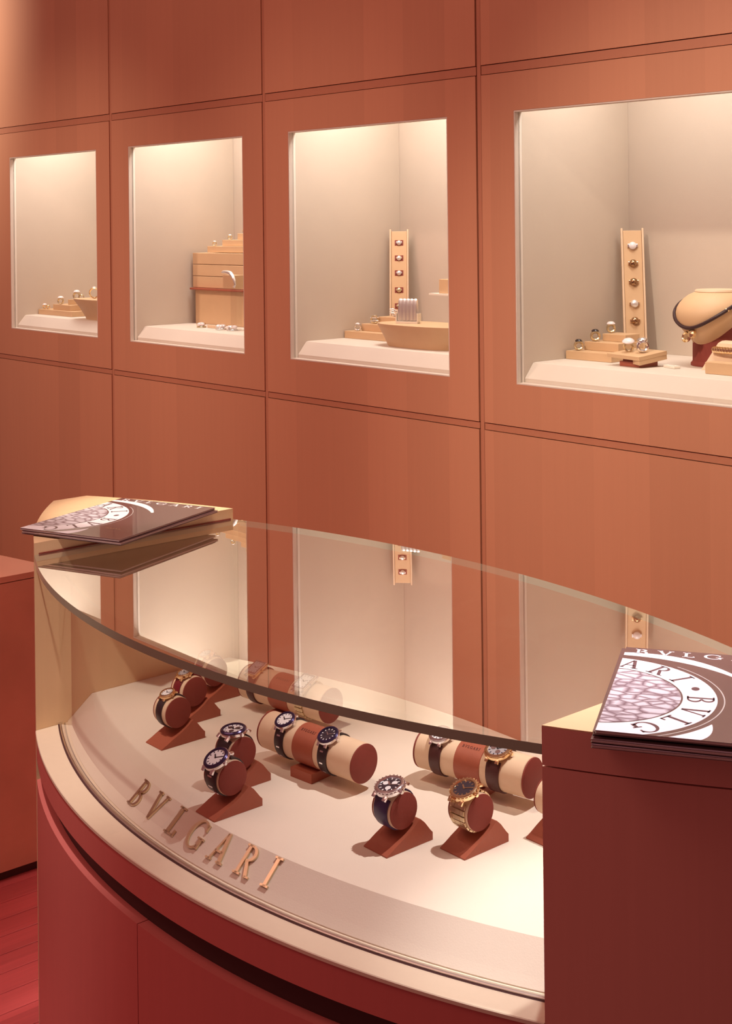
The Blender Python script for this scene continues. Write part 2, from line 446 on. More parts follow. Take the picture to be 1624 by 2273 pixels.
# ------------------------------------------------------------------ bow-fronted glass display case
X0 = -1.545; XL, XR = -2.11, -0.98
RF = 1.32; YF = -0.782 + RF
RB = 1.727; YB = -0.155 - RB
def yf(x, off=0.0): return YF - sqrt((RF - off) ** 2 - (x - X0) ** 2)
def yb(x, off=0.0): return YB + sqrt((RB - off) ** 2 - (x - X0) ** 2)
def xs(a=XL, b=XR, n=56): return [a + (b - a) * i / n for i in range(n + 1)]
CASE = thing('display_case', 'bow-fronted glass watch case on curved red wood base with two veneered end pillars', 'display case', (X0, -0.45, 0))
MC = T(-X0, 0.45, 0)
def sweep(prof, yfun, a=XL, b=XR, n=56, closed=True):
    """cross-section [(offset,z)] carried along one of the two curved sides of the case"""
    mb = MB(); rows = []
    for x in xs(a, b, n): rows.append([(x, yfun(x, o), z) for o, z in prof])
    mb.grid(rows, closed, MC)
    if closed:
        k = len(prof); c = len(rows) * k
        mb.f.append(tuple(range(k))); mb.mi.append(0)
        mb.f.append(tuple(c - k + i for i in range(k - 1, -1, -1))); mb.mi.append(0)
    return mb
def sec(o0, o1, z0, z1): return [(o0, z0), (o1, z0), (o1, z1), (o0, z1)]

# base: curved veneer panels, dark recessed gap, fascia, ledge
for a, b in ((XL, -1.5863), (-1.5847, XR)):
    part('base_panel', sweep(sec(0.0, 0.018, 0.0, 0.605), yf, a, b, 28), M_red, CASE, True)
part('shadow_gap', sweep(sec(0.017, 0.03, 0.59, 0.65), yf), M_dark, CASE, True)
part('fascia', sweep(sec(0.0, 0.018, 0.641, 0.6815), yf), M_red, CASE, True)
part('ledge', sweep([(-0.0015, 0.682), (0.060, 0.682), (0.060, 0.687), (-0.0005, 0.687), (-0.0015, 0.686)], yf), M_ledge, CASE, True, label='pale veneered ledge in front of the glass')
ch = part('glass_channel', sweep([(0.0385, 0.6872), (0.0455, 0.6872), (0.0455, 0.6895), (0.0445, 0.6902), (0.0395, 0.6902), (0.0385, 0.6895)], yf), M_alu, CASE, True, label='bright metal channel holding the curved glass')
part('channel_groove', sweep(sec(0.0360, 0.0385, 0.6871, 0.6874), yf), M_dark, ch, True)
part('channel_groove', sweep(sec(0.0457, 0.0485, 0.6871, 0.6874), yf), M_dark, ch, True)
# display bed and its sloped front band
poly = [(x, yf(x, 0.094)) for x in xs()] + [(x, yb(x, 0.012)) for x in reversed(xs())]
part('display_bed', MB().prism(poly, 0.690, 0.725, MC), M_bed, CASE)
band = part('sloped_band', sweep([(0.0525, 0.6872), (0.094, 0.6872), (0.094, 0.725), (0.0525, 0.6885)], yf), M_bed, CASE, True)
part('back_panel', sweep(sec(0.0, 0.010, 0.0, 0.689), yb), M_red, CASE, True)
# gold capitals standing on the sloped band
LX = [(-1.722, 'B'), (-1.667, 'V'), (-1.607, 'L'), (-1.554, 'G'), (-1.498, 'A'), (-1.443, 'R'), (-1.398, 'I')]
sl = Vector((0.0415, 0.0365)).normalized()
for x, c in LX:
    h = 0.040
    o = 0.0625
    w, ps = GL[c]
    ang = math.asin((x - X0) / RF)
    tx = Vector((cos(ang), sin(ang), 0)); inn = Vector((-sin(ang), cos(ang), 0))
    up = inn * sl.x + Vector((0, 0, 1)) * sl.y
    nr = tx.cross(up)
    zb = 0.6885 + (o - 0.0525) / 0.0415 * 0.0365
    P = Vector((x, yf(x, o), zb)) + nr * 0.0004 - tx * (w * h / 2)
    ML = Matrix(((tx.x, up.x, nr.x, P.x), (tx.y, up.y, nr.y, P.y), (tx.z, up.z, nr.z, P.z), (0, 0, 0, 1)))
    mb = MB()
    for p in ps: mb.prism([(a * h, b * h) for a, b in p], 0, 0.0028, MC @ ML)
    part('letter_' + c.lower(), mb, M_paleg, band, label='raised pale gold capital letter ' + c)
# glass
part('front_glass', sweep(sec(0.0395, 0.0445, 0.6905, 0.9685), yf), M_pane, CASE, True)
part('back_glass', sweep(sec(0.003, 0.008, 0.7255, 0.9685), yb), M_pane, CASE, True)
fr = [(x, yf(x, 0.0)) for x in xs()]; bk = [(x, yb(x, 0.0)) for x in reversed(xs())]
tg = MB(); tg.prism(fr + bk, 0.969, 0.980, MC, side_mi=1, side_mi2=2, nsplit=len(fr) - 1)
part('top_glass', tg, [M_top, M_edge, M_litedge], CASE, label='flat lens-shaped glass top with green edge')
# end pillars: the tips of the lens, solid veneer
def tip(side):
    if side < 0:
        a = [(-2.4105 + (XL - 0.0005 + 2.4105) * i / 14) for i in range(15)]
        f = [(x, yf(x) - 0.0006) for x in a]; b = [(x, yb(x, 0.0)) for x in reversed(a)]
    else:
        a = [(XR + 0.0005 + (-0.68 - XR) * i / 14) for i in range(15)]
        f = [(x, yf(x) - 0.0006) for x in a]; b = [(x, yb(x, 0.0)) for x in reversed(a)]
    return f + b
pl = part('end_pillar', MB().prism(tip(-1), 0.0, 1.0, MC), M_case, CASE)
part('groove_strip', MB().box(XL - 0.0004, XL + 0.0012, yf(XL) + .008, yb(XL) - .006, 0.9803, 0.9825, MC), M_cap, pl)
part('back_stile', MB().box(XL - 0.006, XL + 0.014, yb(XL) + .001, yb(XL) + .024, 0.0, 0.974, MC), M_case, pl)
# the part of the inner face in front of the curved glass is an open edge, so a slim seam marks the glass line
pr = part('end_pillar', MB().prism(tip(1), 0.0, 0.9565, MC), M_pillar_shade, CASE, label='pillar at the right end, weak light on its front put into dark red veneer')
part('pillar_cap', MB().prism(tip(1), 0.9582, 0.9985, MC), M_pillar_shade, pr)
part('lit_pillar_top', MB().prism([(p[0], p[1]) for p in tip(1)], 0.9986, 1.0, MC), M_case, pr, label='top of the right pillar, bright light put into its pale veneer')  # thin sheet in the lit wood tone over the darker pillar

# ------------------------------------------------------------------ magazines
MW, MH = 0.213, 0.282
def clip(poly, x0, x1, y0, y1):
    def cut(P, f, g):
        out = []
        for i in range(len(P)):
            a, b = P[i], P[(i + 1) % len(P)]
            if f(a): out.append(a)
            if f(a) != f(b): out.append(g(a, b))
        return out
    def ix(v): return lambda a, b: (v, a[1] + (b[1] - a[1]) * (v - a[0]) / (b[0] - a[0]))
    def iy(v): return lambda a, b: (a[0] + (b[0] - a[0]) * (v - a[1]) / (b[1] - a[1]), v)
    for f, g in ((lambda p: p[0] >= x0, ix(x0)), (lambda p: p[0] <= x1, ix(x1)), (lambda p: p[1] >= y0, iy(y0)), (lambda p: p[1] <= y1, iy(y1))):
        if len(poly) < 3: return []
        poly = cut(poly, f, g)
    return poly if len(poly) > 2 else []
def flat(mb, polys, z, th=0.00012):
    for p in polys:
        c = clip(p, 0.0005, MW - .0005, 0.0005, MH - .0005)
        if len(c) > 2: mb.prism(c, z, z + th)
MCX, MCY = -0.012, 0.112
def magazine(label, loc, rz, curl=0.0, group=None, cover=True, t=0.0034):
    g = thing('magazine', label, 'magazine', loc, rz, group)
    n = 10
    rows_b = []; rows_t = []
    def zc(u, v): return curl * max(0.0, (0.5 - u / MW)) ** 2 * max(0.0, 1 - v / MH) * 4
    pb = MB(); pb.box(0.001, MW - 0.001, 0.001, MH - 0.001, 0.0003, t - 0.0004); part('pages', pb, M_paper, g)
    part('back_cover', MB().box(0, MW, 0, MH, 0, 0.00028), M_cover, g)
    fc = part('front_cover', MB().box(0, MW, 0, MH, t - 0.0004, t), M_cover, g)
    if cover:
        z = t + 0.00002
        mb = MB(); flat(mb, arc(MCX, MCY, .1265, .1265, .0905, .0905, -90, 90, 48), z); part('white_ring_print', mb, M_ink, fc)
        mb = MB(); flat(mb, arc(MCX, MCY, .0885, .0885, .0, .0, -90, 90, 48), z); part('scale_print', mb, M_snake, fc)
        mb = MB(); flat(mb, arc(MCX, MCY, .1345, .1345, .1330, .1330, -75, 55, 40), z); part('thin_ring_print', mb, M_gdial, fc)
        mb = MB(); cr = []
        for i in range(30):
            a = radians(96 - 66 * i / 30); b = radians(96 - 66 * (i + 1) / 30)
            wa = .016 * sin(pi * (i + 3) / 36); wb_ = .016 * sin(pi * (i + 4) / 36)
            o1 = .137 + .030 * (i / 30) ** 1.6; o2 = .137 + .030 * ((i + 1) / 30) ** 1.6
            cr.append([(MCX + o1 * cos(a), MCY + o1 * sin(a)), (MCX + (o1 + wa) * cos(a), MCY + (o1 + wa) * sin(a)),
                       (MCX + (o2 + wb_) * cos(b), MCY + (o2 + wb_) * sin(b)), (MCX + o2 * cos(b), MCY + o2 * sin(b))])
        flat(mb, cr, z); part('crescent_print', mb, M_ink, fc); mb = MB(); cr = []
        for i in range(14):
            a = radians(-28 - 34 * i / 14); b = radians(-28 - 34 * (i + 1) / 14)
            wa = .020 * sin(pi * i / 14) + .001; wb_ = .020 * sin(pi * (i + 1) / 14) + .001
            cr.append([(MCX + .140 * cos(a), MCY + .140 * sin(a)), (MCX + (.140 + wa) * cos(a), MCY + (.140 + wa) * sin(a)),
                       (MCX + (.140 + wb_) * cos(b), MCY + (.140 + wb_) * sin(b)), (MCX + .140 * cos(b), MCY + .140 * sin(b))])
        flat(mb, cr, z); part('crescent_print', mb, M_ink, fc)
        mb = MB(); h = 0.0165; gap = 0.42
        wt = word_width('BVLGARI', h, gap); k = 0.178 / wt
        word(mb, 'BVLGARI', h, gap, 0.00012, T(0.012, MH - 0.0215, z) @ Matrix.Diagonal((k, 1, 1, 1)))
        part('title_lettering', mb, M_ink, fc)
        mb = MB(); hr = 0.029
        for ch_, a in (('A', 77), ('R', 57), ('I', 39), ('B', 3), ('V', -17), ('L', -36), ('G', -56)):
            w, ps = GL[ch_]; ar = radians(a)
            ML = T(MCX, MCY, z + 0.00014) @ RZ(ar - pi / 2) @ T(-w * hr / 2, 0.0945, 0)
            for p in ps:
                q = [(ML @ Vector((x * hr, y * hr, 0)))[:2] for x, y in p]
                flat(mb, [q], z + 0.00014, 0.0001)
        flat(mb, [[(MCX + .1085 * cos(radians(21)) + .0045 * cos(q) , MCY + .1085 * sin(radians(21)) + .006 * sin(q)) for q in [2 * pi * i / 14 for i in range(14)]]], z + .00014, .0001)
        part('ring_lettering', mb, M_inkd, fc)['kind'] = 'stuff'
        mb = MB(); flat(mb, [rect(.135 + .003 * i, .137 + .003 * i, .062, .0635 + .0015 * (i % 2)) for i in range(11)], z)
        part('small_signature_print', mb, M_paleg, fc)
    return g
magazine('dark plum magazine on top of the left pile, white medallion and title on its cover', (-2.186, -0.643, 1.0085), 0.375, group='magazines on the left pillar')
magazine('dark magazine in the middle of the left pile, only its edges showing', (-2.182, -0.641, 1.0045), 0.365, group='magazines on the left pillar', cover=False)
magazine('bottom dark magazine of the left pile, lying on the pillar top', (-2.189, -0.639, 1.0005), 0.385, group='magazines on the left pillar', cover=False)
RR = 0.561
magazine('brightly lit plum magazine with white medallion on top of the right pile', (-0.9045, -0.659, 1.0126), RR, group='magazines on the right pillar')
magazine('dark magazine just under the top one of the right pile', (-0.911, -0.655, 1.0086), RR + 0.01, group='magazines on the right pillar', cover=False)
magazine('dark magazine third from the top of the right pile, edge showing', (-0.906, -0.664, 1.0046), RR - 0.012, group='magazines on the right pillar', cover=False)
magazine('bottom dark magazine of the right pile, lying on the pillar top', (-0.903, -0.667, 1.0006), RR + 0.004, group='magazines on the right pillar', cover=False)

# ------------------------------------------------------------------ watches
def ring_arc(mb, r0, r1, w0, w1, a0, a1, n, M):
    """curved strap: inner radius r0, outer r1, half widths w0 (ends) to w1 (middle), about local x; angle 0 = +z"""
    rows = []
    for i in range(n + 1):
        u = i / n; a = a0 + (a1 - a0) * u
        hw = w1 + (w0 - w1) * abs(2 * u - 1) ** 1.5
        c, s = cos(a), sin(a)
        def q(x, r): return (x, -r * s, r * c)
        rows.append([q(-hw, r0), q(-hw, r1 - .0004), q(-hw + .0006, r1), q(hw - .0006, r1), q(hw, r1 - .0004), q(hw, r0)])
    mb.grid(rows, True, M)
    k = 6; c = len(mb.v)
    mb.f.append(tuple(c - k * (n + 1) + i for i in range(k))); mb.mi.append(0)
    mb.f.append(tuple(c - k + i for i in range(k - 1, -1, -1))); mb.mi.append(0)

def watch(label, loc, rz, tilt, rd, r, case, bezel, dial, strap, hw, subs=0, subm=None, shape='round', bracelet=None, group=None, links=0, notch=False, mark=None, dialtilt=0.0, crown=None):
    """wrist watch closed round a drum of radius rd; origin at the drum axis"""
    g = thing('wrist_watch', label, 'watch', loc, rz, group)
    H = RX(tilt)                                  # head leans towards the viewer's side (-y)
    lift = rd + 0.0012
    half = 1.06 * r if shape == 'round' else 1.30 * r
    gap = math.atan2(half, lift + 0.002)
    if bracelet is None:
        mb = MB(); ring_arc(mb, rd + 0.0002, rd + 0.0024, hw, hw * 0.80, gap * 0.86, 2 * pi - gap * 0.86, 46, H)
        st = part('strap', mb, strap, g, True)
        if links:
            for q in range(links):
                for sgn in (1, -1):
                    a = sgn * (gap + 0.22 + 0.55 * q)
                    part('metal_link', MB().box(-hw * .35, hw * .35, -.0011, .0011, rd + .0023, rd + .0031, H @ RX(a)), case, st)
    else:
        n = int((2 * pi - 2 * gap * .9) * rd / 0.0070)
        da = (2 * pi - 2 * gap * .9) / n
        lm = MB()
        for xx0, xx1 in ((-hw, -hw * .42), (-hw * .40, hw * .40), (hw * .42, hw)):
            lm.box(xx0, xx1, -0.0031, 0.0031, rd + 0.0002, rd + 0.0026, None, 0.0005)
        me = lm.mesh('bracelet_link', bracelet)
        for q in range(n):
            o = put('bracelet_link', me, g)
            o.rotation_euler = (tilt + gap * .9 + da * (q + .5), 0, 0)
            # the mesh sits at radius rd so turning it about the drum axis lays it round the drum
    z0 = lift
    th = 0.0085 * (r / 0.02) ** 0.5
    MH_ = H @ T(0, 0, z0) @ RX(dialtilt)
    if shape == 'round':
        mb = MB(); mb.lathe([(r * .80, 0), (r * .97, th * .18), (r, th * .45), (r * .98, th * .70), (r * .90, th * .705)], 36, MH_)
        for sx in (-1, 1):
            for sy in (-1, 1):
                mb.box(min(sx * hw * .50, sx * hw * .98), max(sx * hw * .50, sx * hw * .98), -r * .10, r * .26, -th * .22, th * .20, MH_ @ T(0, sy * r * .86, th * .22) @ RZ(0 if sy > 0 else pi) @ RX(-.62), 0.0008)
        cs = part('watch_case', mb, case, g, True)
        mb = MB(); mb.lathe([(r * .70, th * .70), (r * .93, th * .70), (r * .93, th * .86), (r * .86, th * 1.0), (r * .74, th * 1.0), (r * .70, th * .82), (r * .70, th * .70)], 40, MH_, cap=False)
        if notch:
            for q in range(24):
                a = 2 * pi * q / 24
                mb.box(r * .90, r * .985, -.0008, .0008, th * .70, th * .92, MH_ @ RZ(a))
        part('bezel', mb, bezel, g, True)
        dl = part('dial', MB().lathe([(r * .72, th * .60), (r * .72, th * .80)], 36, MH_), dial, g)
        mb = MB()
        for q in range(12):
            a = 2 * pi * q / 12
            mb.box(-r * .035, r * .035, r * .52, r * .66, th * .80, th * .83, MH_ @ RZ(a))
        dark = dial in (M_dkdial,)
        part('hour_markers', mb, mark or (M_white if dark else M_bezel), dl)
        zz = th * .83
        for q in range(subs):
            a = radians([90, 210, 330][q] + 90)
            mb = MB(); mb.lathe([(r * .17, th * .80), (r * .19, th * .83), (r * .15, th * .835)], 18, MH_ @ T(r * .34 * cos(a), r * .34 * sin(a), 0))
            part('subdial', mb, subm, dl, True)
        for nm, ln, wd, a in (('hour_hand', .36, .045, 0.95), ('minute_hand', .56, .032, -1.05)):
            part(nm, MB().box(-r * wd, r * wd, -r * .08, r * ln, th * .845, th * .87, MH_ @ RZ(a)), mark or (M_steel if dark else M_black), dl)
        part('crown', MB().lathe([(r * .11, 0), (r * .13, .0004), (r * .13, r * .16), (r * .10, r * .19)], 14, MH_ @ T(r * .97, 0, th * .42) @ RY(pi / 2)), crown or case, g, True)
    else:
        mb = MB(); mb.box(-r * .80, r * .80, -r, r, 0, th * .80, MH_, 0.0014)
        for sx in (-1, 1):
            for sy in (-1, 1):
                mb.box(min(sx * r * .5, sx * r * .80), max(sx * r * .5, sx * r * .80), min(sy * r * .8, sy * half), max(sy * r * .8, sy * half), th * .08, th * .5, MH_, 0.0008)
        part('watch_case', mb, case, g)
        mb = MB()
        for (a, b, c, d) in ((-.80, -.62, -1, 1), (.62, .80, -1, 1), (-.62, .62, -1, -.8), (-.62, .62, .8, 1)):
            mb.box(a * r, b * r, c * r, d * r, th * .79, th, MH_)
        part('bezel', mb, bezel, g)
        dl = part('dial', MB().box(-r * .625, r * .625, -r * .80, r * .80, th * .70, th * .90, MH_), dial, g)
        mb = MB()
        for q in range(12):
            a = 2 * pi * q / 12; cx, cy = sin(a), cos(a); k = min(.52 / max(abs(cx), 1e-6), .68 / max(abs(cy), 1e-6))
            mb.box(cx * k * r - r * .03, cx * k * r + r * .03, cy * k * r - r * .06, cy * k * r + r * .06, th * .90, th * .92, MH_)
        part('hour_markers', mb, mark or M_bezel, dl)
        for nm, ln, wd, a in (('hour_hand', .30, .045, 0.95), ('minute_hand', .46, .032, -1.05)):
            part(nm, MB().box(-r * wd, r * wd, -r * .08, r * ln, th * .93, th * .95, MH_ @ RZ(a)), M_black, dl)
        part('crown', MB().lathe([(r * .11, 0), (r * .11, r * .16), (r * .08, r * .19)], 14, MH_ @ T(r * .79, 0, th * .42) @ RY(pi / 2)), crown or case, g, True)
    return g

# single watch stands: leather wedge with a round cushion
BED = 0.7252
CY, CZ, CR = 0.034, 0.0490, 0.0236
def stand_proto():
    g = thing('watch_stand', '', 'stand', (0, 0, 0), 0, 'wedge watch stands on the bed')
    prof = [(0, 0), (0, .0015), (.010, .0060), (.020, .0112), (.036, .0185), (.048, .0255), (.057, .0325), (.0585, .0330), (.066, .0265), (.076, .0140), (.080, .0100), (.080, 0)]
    n = len(prof); mb = MB()
    vs = [(-.0225, a, b) for a, b in prof] + [(.0225, a, b) for a, b in prof]
    mb.add(vs, [tuple(range(n)), tuple(range(2 * n - 1, n - 1, -1))] + [(q, (q + 1) % n, n + (q + 1) % n, n + q) for q in range(n)])
    part('wedge', mb, M_brown, g)
    cu = part('cushion', MB().lathe([(CR - .0012, -.0165), (CR, -.0155), (CR, .0155), (CR - .0012, .0165)], 40, T(0, CY, CZ) @ RY(pi / 2)), M_band, g, True)
    for s in (-1, 1):
        part('cushion_cap', MB().lathe([(CR - .0012, 0), (CR - .0004, .0004), (CR - .0004, .0016), (CR - .0014, .0022)], 40, T(s * .0165, CY, CZ) @ RY(s * pi / 2)), M_cap, cu, True)
    return g
def copy_tree(o, parent=None):
    c = o.copy(); COL.objects.link(c)
    if parent is not None: c.parent = parent
    for k in list(o.children):
        copy_tree(k, c)
    return c
STANDS = [
 (-1.829, -0.602, 'brown leather wedge stand holding the small gold watch on black strap, nearest the left end'),
 (-1.892, -0.529, 'brown wedge stand holding the gold watch on wine red strap, second in the left row'),
 (-1.949, -0.449, 'brown wedge stand half hidden under the glass edge, last in the left row'),
 (-1.627, -0.625, 'brown wedge stand holding the white faced chronograph, behind the front black watch'),
 (-1.565, -0.686, 'brown wedge stand holding the blue bezel watch nearest the gold letters'),
 (-1.331, -0.584, 'brown wedge stand holding the navy strap chronograph, left of the gold bracelet watch'),
 (-1.261, -0.515, 'brown wedge stand holding the gold bracelet watch beside the right pillar'),
 (-1.207, -0.412, 'brown wedge stand showing only a corner behind the right pillar'),
]
sp = stand_proto()
for i, (x, y, lab) in enumerate(STANDS):
    o = sp if i == 0 else copy_tree(sp)
    o.location = (x, y, BED); o['label'] = lab
def on_stand(i): x, y, _ = STANDS[i]; return (x, y + CY, BED + CZ)
DT = radians
G1 = 'watches on wedge stands'
watch('small gold watch with white dial on black strap, nearest the left end', on_stand(0), 0, DT(17), CR, 0.0128, M_gold, M_gold, M_white, M_black, 0.0078, group=G1)
watch('small gold watch with silver dial on wine red strap, second in the left row', on_stand(1), 0, DT(17), CR, 0.0138, M_gold, M_gold, M_gdial, M_wine, 0.0092, group=G1)
watch('watch on wine red strap half hidden by the glass edge, last in the left row', on_stand(2), 0, DT(17), CR, 0.0138, M_gold, M_gold, M_gdial, M_wine, 0.0092, group=G1)
watch('large steel chronograph with white dial and dark bezel, behind the front black watch', on_stand(3), 0, DT(6), CR, 0.0200, M_steel, M_bezel, M_white, M_black, 0.0135, subs=3, subm=M_dkdial, group=G1)
watch('steel watch with blue bezel and white dial on black strap, nearest the gold letters', on_stand(4), 0, DT(30), CR, 0.0195, M_steel, M_bezel, M_white, M_black, 0.0132, links=3, group=G1)
watch('steel chronograph with dark dial and three white subdials on navy strap', on_stand(5), 0, DT(15), CR, 0.0208, M_steel, M_steel, M_dkdial, M_navy, 0.0132, subs=3, subm=M_white, notch=True, group=G1)
watch('gold and steel watch with dark dial on metal bracelet beside the right pillar', on_stand(6), 0, DT(22), CR, 0.0200, M_gold, M_gold, M_dkdial, M_paleg, 0.0128, bracelet=M_paleg, notch=True, mark=M_gold, group=G1)

# watch rolls: leather cylinder on a small foot
RRL = 0.0275
def roll(label, right, left):
    a = Vector(left); b = Vector(right); L = (b - a).length; rz = math.atan2(b.y - a.y, b.x - a.x)
    c = (a + b) / 2
    g = thing('watch_roll', label, 'watch roll', (c.x, c.y, BED), rz, 'watch rolls on the bed')
    zc = 0.0135 + RRL
    MR = T(0, 0, zc) @ RY(pi / 2)
    part('roll_body', MB().lathe([(RRL - .001, -L / 2), (RRL, -L / 2 + .001), (RRL, L / 2 - .001), (RRL - .001, L / 2)], 48, MR), M_band, g, True)
    lw = 0.0215
    lb = part('leather_band', MB().lathe([(RRL + .0001, -lw), (RRL + .0012, -lw + .0005), (RRL + .0012, lw - .0005), (RRL + .0001, lw)], 48, MR, cap=False), M_brown, g, True)
    for s in (-1, 1):
        part('end_cap', MB().lathe([(RRL - .0006, 0), (RRL - .0002, .0006), (RRL - .0002, .0022), (RRL - .0014, .003)], 48, T(s * L / 2, 0, zc) @ RY(s * pi / 2)), M_cap, g, True)
    part('foot', MB().prism([(-.022, -.030), (.022, -.030), (.020, .020), (-.020, .020)], 0.0, 0.0138), M_brown, g)
    h = 0.0044; w = word_width('BVLGARI', h, .28)
    mb = MB(); word(mb, 'BVLGARI', h, .28, 0.0002, T(0, 0, zc) @ RX(DT(28)) @ T(-w / 2, -h / 2, RRL + 0.00125))
    part('stamped_lettering', mb, M_choco, lb)
    return g, rz, L, c, zc
def on_roll(R, u): 
    g, rz, L, c, zc = R
    return (c.x + cos(rz) * u * L, c.y + sin(rz) * u * L, BED + zc)
RI = roll('beige and cognac leather watch roll in the middle, two dark strapped watches round it', (-1.482, -0.474, 0), (-1.674, -0.492, 0))
RH = roll('beige and cognac leather watch roll at the back, under the glass edge', (-1.694, -0.360, 0), (-1.876, -0.385, 0))
RJ = roll('beige and cognac leather watch roll reaching behind the right pillar', (-1.288, -0.336, 0), (-1.464, -0.371, 0))
G2 = 'watches on the watch rolls'
watch('oval looking steel watch with white dial and dark bezel, left on the middle roll', on_roll(RI, -.255), RI[1], DT(26), RRL, 0.0168, M_steel, M_bezel, M_white, M_black, 0.0092, links=3, group=G2)
watch('steel watch with black dial and black strap, right on the middle roll', on_roll(RI, .215), RI[1], DT(26), RRL, 0.0170, M_steel, M_bezel, M_dkdial, M_black, 0.0092, subs=3, subm=M_dkdial, links=3, group=G2)
watch('rectangular gold watch on brown strap, left on the back roll', on_roll(RH, -.34), RH[1], DT(24), RRL, 0.0150, M_gold, M_steel, M_gdial, M_choco, 0.0085, shape='rect', group=G2)
watch('rectangular steel watch on pale metal bracelet, right on the back roll', on_roll(RH, .26), RH[1], DT(24), RRL, 0.0165, M_steel, M_steel, M_white, M_steel, 0.0085, shape='rect', bracelet=M_paleg, group=G2)
watch('bright steel chronograph with white dial on dark strap, left on the right roll', on_roll(RJ, -.30), RJ[1], DT(20), RRL, 0.0175, M_steel, M_steel, M_white, M_choco, 0.0098, subs=3, subm=M_gdial, group=G2)
watch('gold chronograph with grey dial on dark brown strap, right on the right roll', on_roll(RJ, .24), RJ[1], DT(20), RRL, 0.0200, M_gold, M_gold, M_gdial, M_choco, 0.0110, subs=3, subm=M_steel, group=G2)

# ------------------------------------------------------------------ jewellery
def finger_ring(label, loc, rz=0.0, R=0.0085, tube=0.0016, metal=M_steel, gem=M_steel, gr=0.0055, tilt=0.0, flatgem=0.8, group=None, wide=1.0, stand=True):
    """upright ring: hoop in its own xz plane, stone on top; stand=False lays the stone at the origin (slotted ring)"""
    g = thing('finger_ring', label, 'ring', loc, rz, group)
    MT = RX(tilt)
    zc = R + tube if stand else -R * 0.55
    rows = []
    for i in range(24):
        a = 2 * pi * i / 24; top = max(0.0, cos(a)) ** 2
        w = tube * wide * (1.5 + 1.9 * top)
        rr = []
        for k in range(8):
            q = 2 * pi * k / 8
            rad = R + tube * cos(q)
            rr.append((rad * sin(a), w * sin(q), zc + rad * cos(a)))
        rows.append(rr)
    rows.append(rows[0])
    mb = MB(); mb.grid(rows, True, MT); part('hoop', mb, metal, g, True)
    mb = MB()
    mb.lathe([(gr * .75, 0), (gr, gr * .25), (gr * .95, gr * .55 * flatgem), (gr * .6, gr * .95 * flatgem), (gr * .2, gr * 1.05 * flatgem)], 18, MT @ T(0, 0, zc + R - .0006))
    part('stone', mb, gem, g, True)
    return g

def riser(label, x, y, w, dx, dy, zt, z0=ZF, dep=0.10):
    """three stacked steps, each smaller and set back"""
    g = thing('step_riser', label, 'display riser', (x, y, z0), 0, 'three step risers in the windows')
    z = 0.0002
    for k, h in enumerate(zt):
        part('step', MB().box(k * dx, w - k * dx * 0.5, k * dy, dep, z, z + h - .0002, None, 0.0008), M_tan, g)
        z += h
    return g

WALL_START = set(bpy.data.objects)
# --- rightmost window
riser('tan three step riser at the left of the rightmost window', -1.6165, 0.122, 0.102, 0.017, 0.030, (0.0150, 0.0150, 0.0130), dep=0.100)
GR = 'rings on the step risers'
finger_ring('gold ring with black stone on the lowest step in the rightmost window', (-1.597, 0.134, ZF + .0152), 0.9, 0.0066, .0024, M_paleg, M_onyx, .0066, group=GR)
finger_ring('gold ring with black stone on the middle step in the rightmost window', (-1.586, 0.166, ZF + .0302), 0.9, 0.0070, .0026, M_paleg, M_onyx, .0070, group=GR)
finger_ring('pale sparkling ring on the top step in the rightmost window', (-1.578, 0.200, ZF + .0432), 0.9, 0.0062, .0024, M_paleg, M_pearl, .0078, group=GR)

def ring_strip(label, cx, group):
    """tall padded strip leaning into the corner, five ring slots"""
    base = Vector((cx + 0.060, NICHE_D - 0.060, ZF)); top = Vector((cx + 0.0305, NICHE_D - 0.0305, 1.5135))
    g = thing('ring_strip', label, 'ring display', base, 0, group)
    up = (top - base); Ls = up.length; up.normalize()
    sx = Vector((1, 1, 0)).normalized(); nr = sx.cross(up)
    Ms = Matrix(((sx.x, up.x, nr.x, 0), (sx.y, up.y, nr.y, 0), (sx.z, up.z, nr.z, 0.0005), (0, 0, 0, 1)))
    part('padded_board', MB().box(-.0168, .0168, 0.001, Ls - .004, -.005, .001, Ms, .0008), M_tan, g)
    for a, b in ((-.0205, -.0172), (.0172, .0205)):
        part('side_rail', MB().box(a, b, 0.001, Ls, -.005, .0035, Ms, .0006), M_band, g)
    return g, base, Ms
S4, B4, MS4 = ring_strip('tall tan strip with five domed rings leaning in the corner of the rightmost window', -1.620, 'leaning ring strips')
S3, B3, MS3 = ring_strip('tall tan strip with five slotted rings leaning in the corner of the boat tray window', -2.253, 'leaning ring strips')
def strip_ring(base, Ms, z, label, gem, metal, gr, fg, group, off=0.0):
    # height z up the strip, stone facing outwards
    p = Ms @ Vector((off, (z - ZF) / Ms[2][1], 0.0012)) + base
    g = thing('finger_ring', label, 'ring', p, 0, group)
    R3 = Ms.to_3x3().to_4x4()
    mb = MB(); mb.lathe([(gr * .85, 0), (gr, gr * .3), (gr * .92, gr * .7 * fg), (gr * .55, gr * 1.05 * fg), (gr * .15, gr * 1.15 * fg)], 20, R3)
    part('stone', mb, gem, g, True)
    mb = MB(); mb.box(-gr * 1.25, gr * 1.25, -gr * .42, gr * .42, 0, gr * .5, R3, .0006); part('hoop', mb, metal, g)
    return g
names = ['topmost', 'second from the top', 'middle', 'fourth from the top', 'lowest']
for k, z in enumerate((1.4815, 1.4495, 1.4160, 1.3770, 1.3465)):
    strip_ring(B4, MS4, z, '%s domed ring on the strip in the rightmost window' % names[k], [M_pearl, M_domed, M_domed, M_silver, M_domed][k], [M_steel, M_gold, M_gold, M_gold, M_gold][k], .0072, 1.0, 'rings on the rightmost strip')
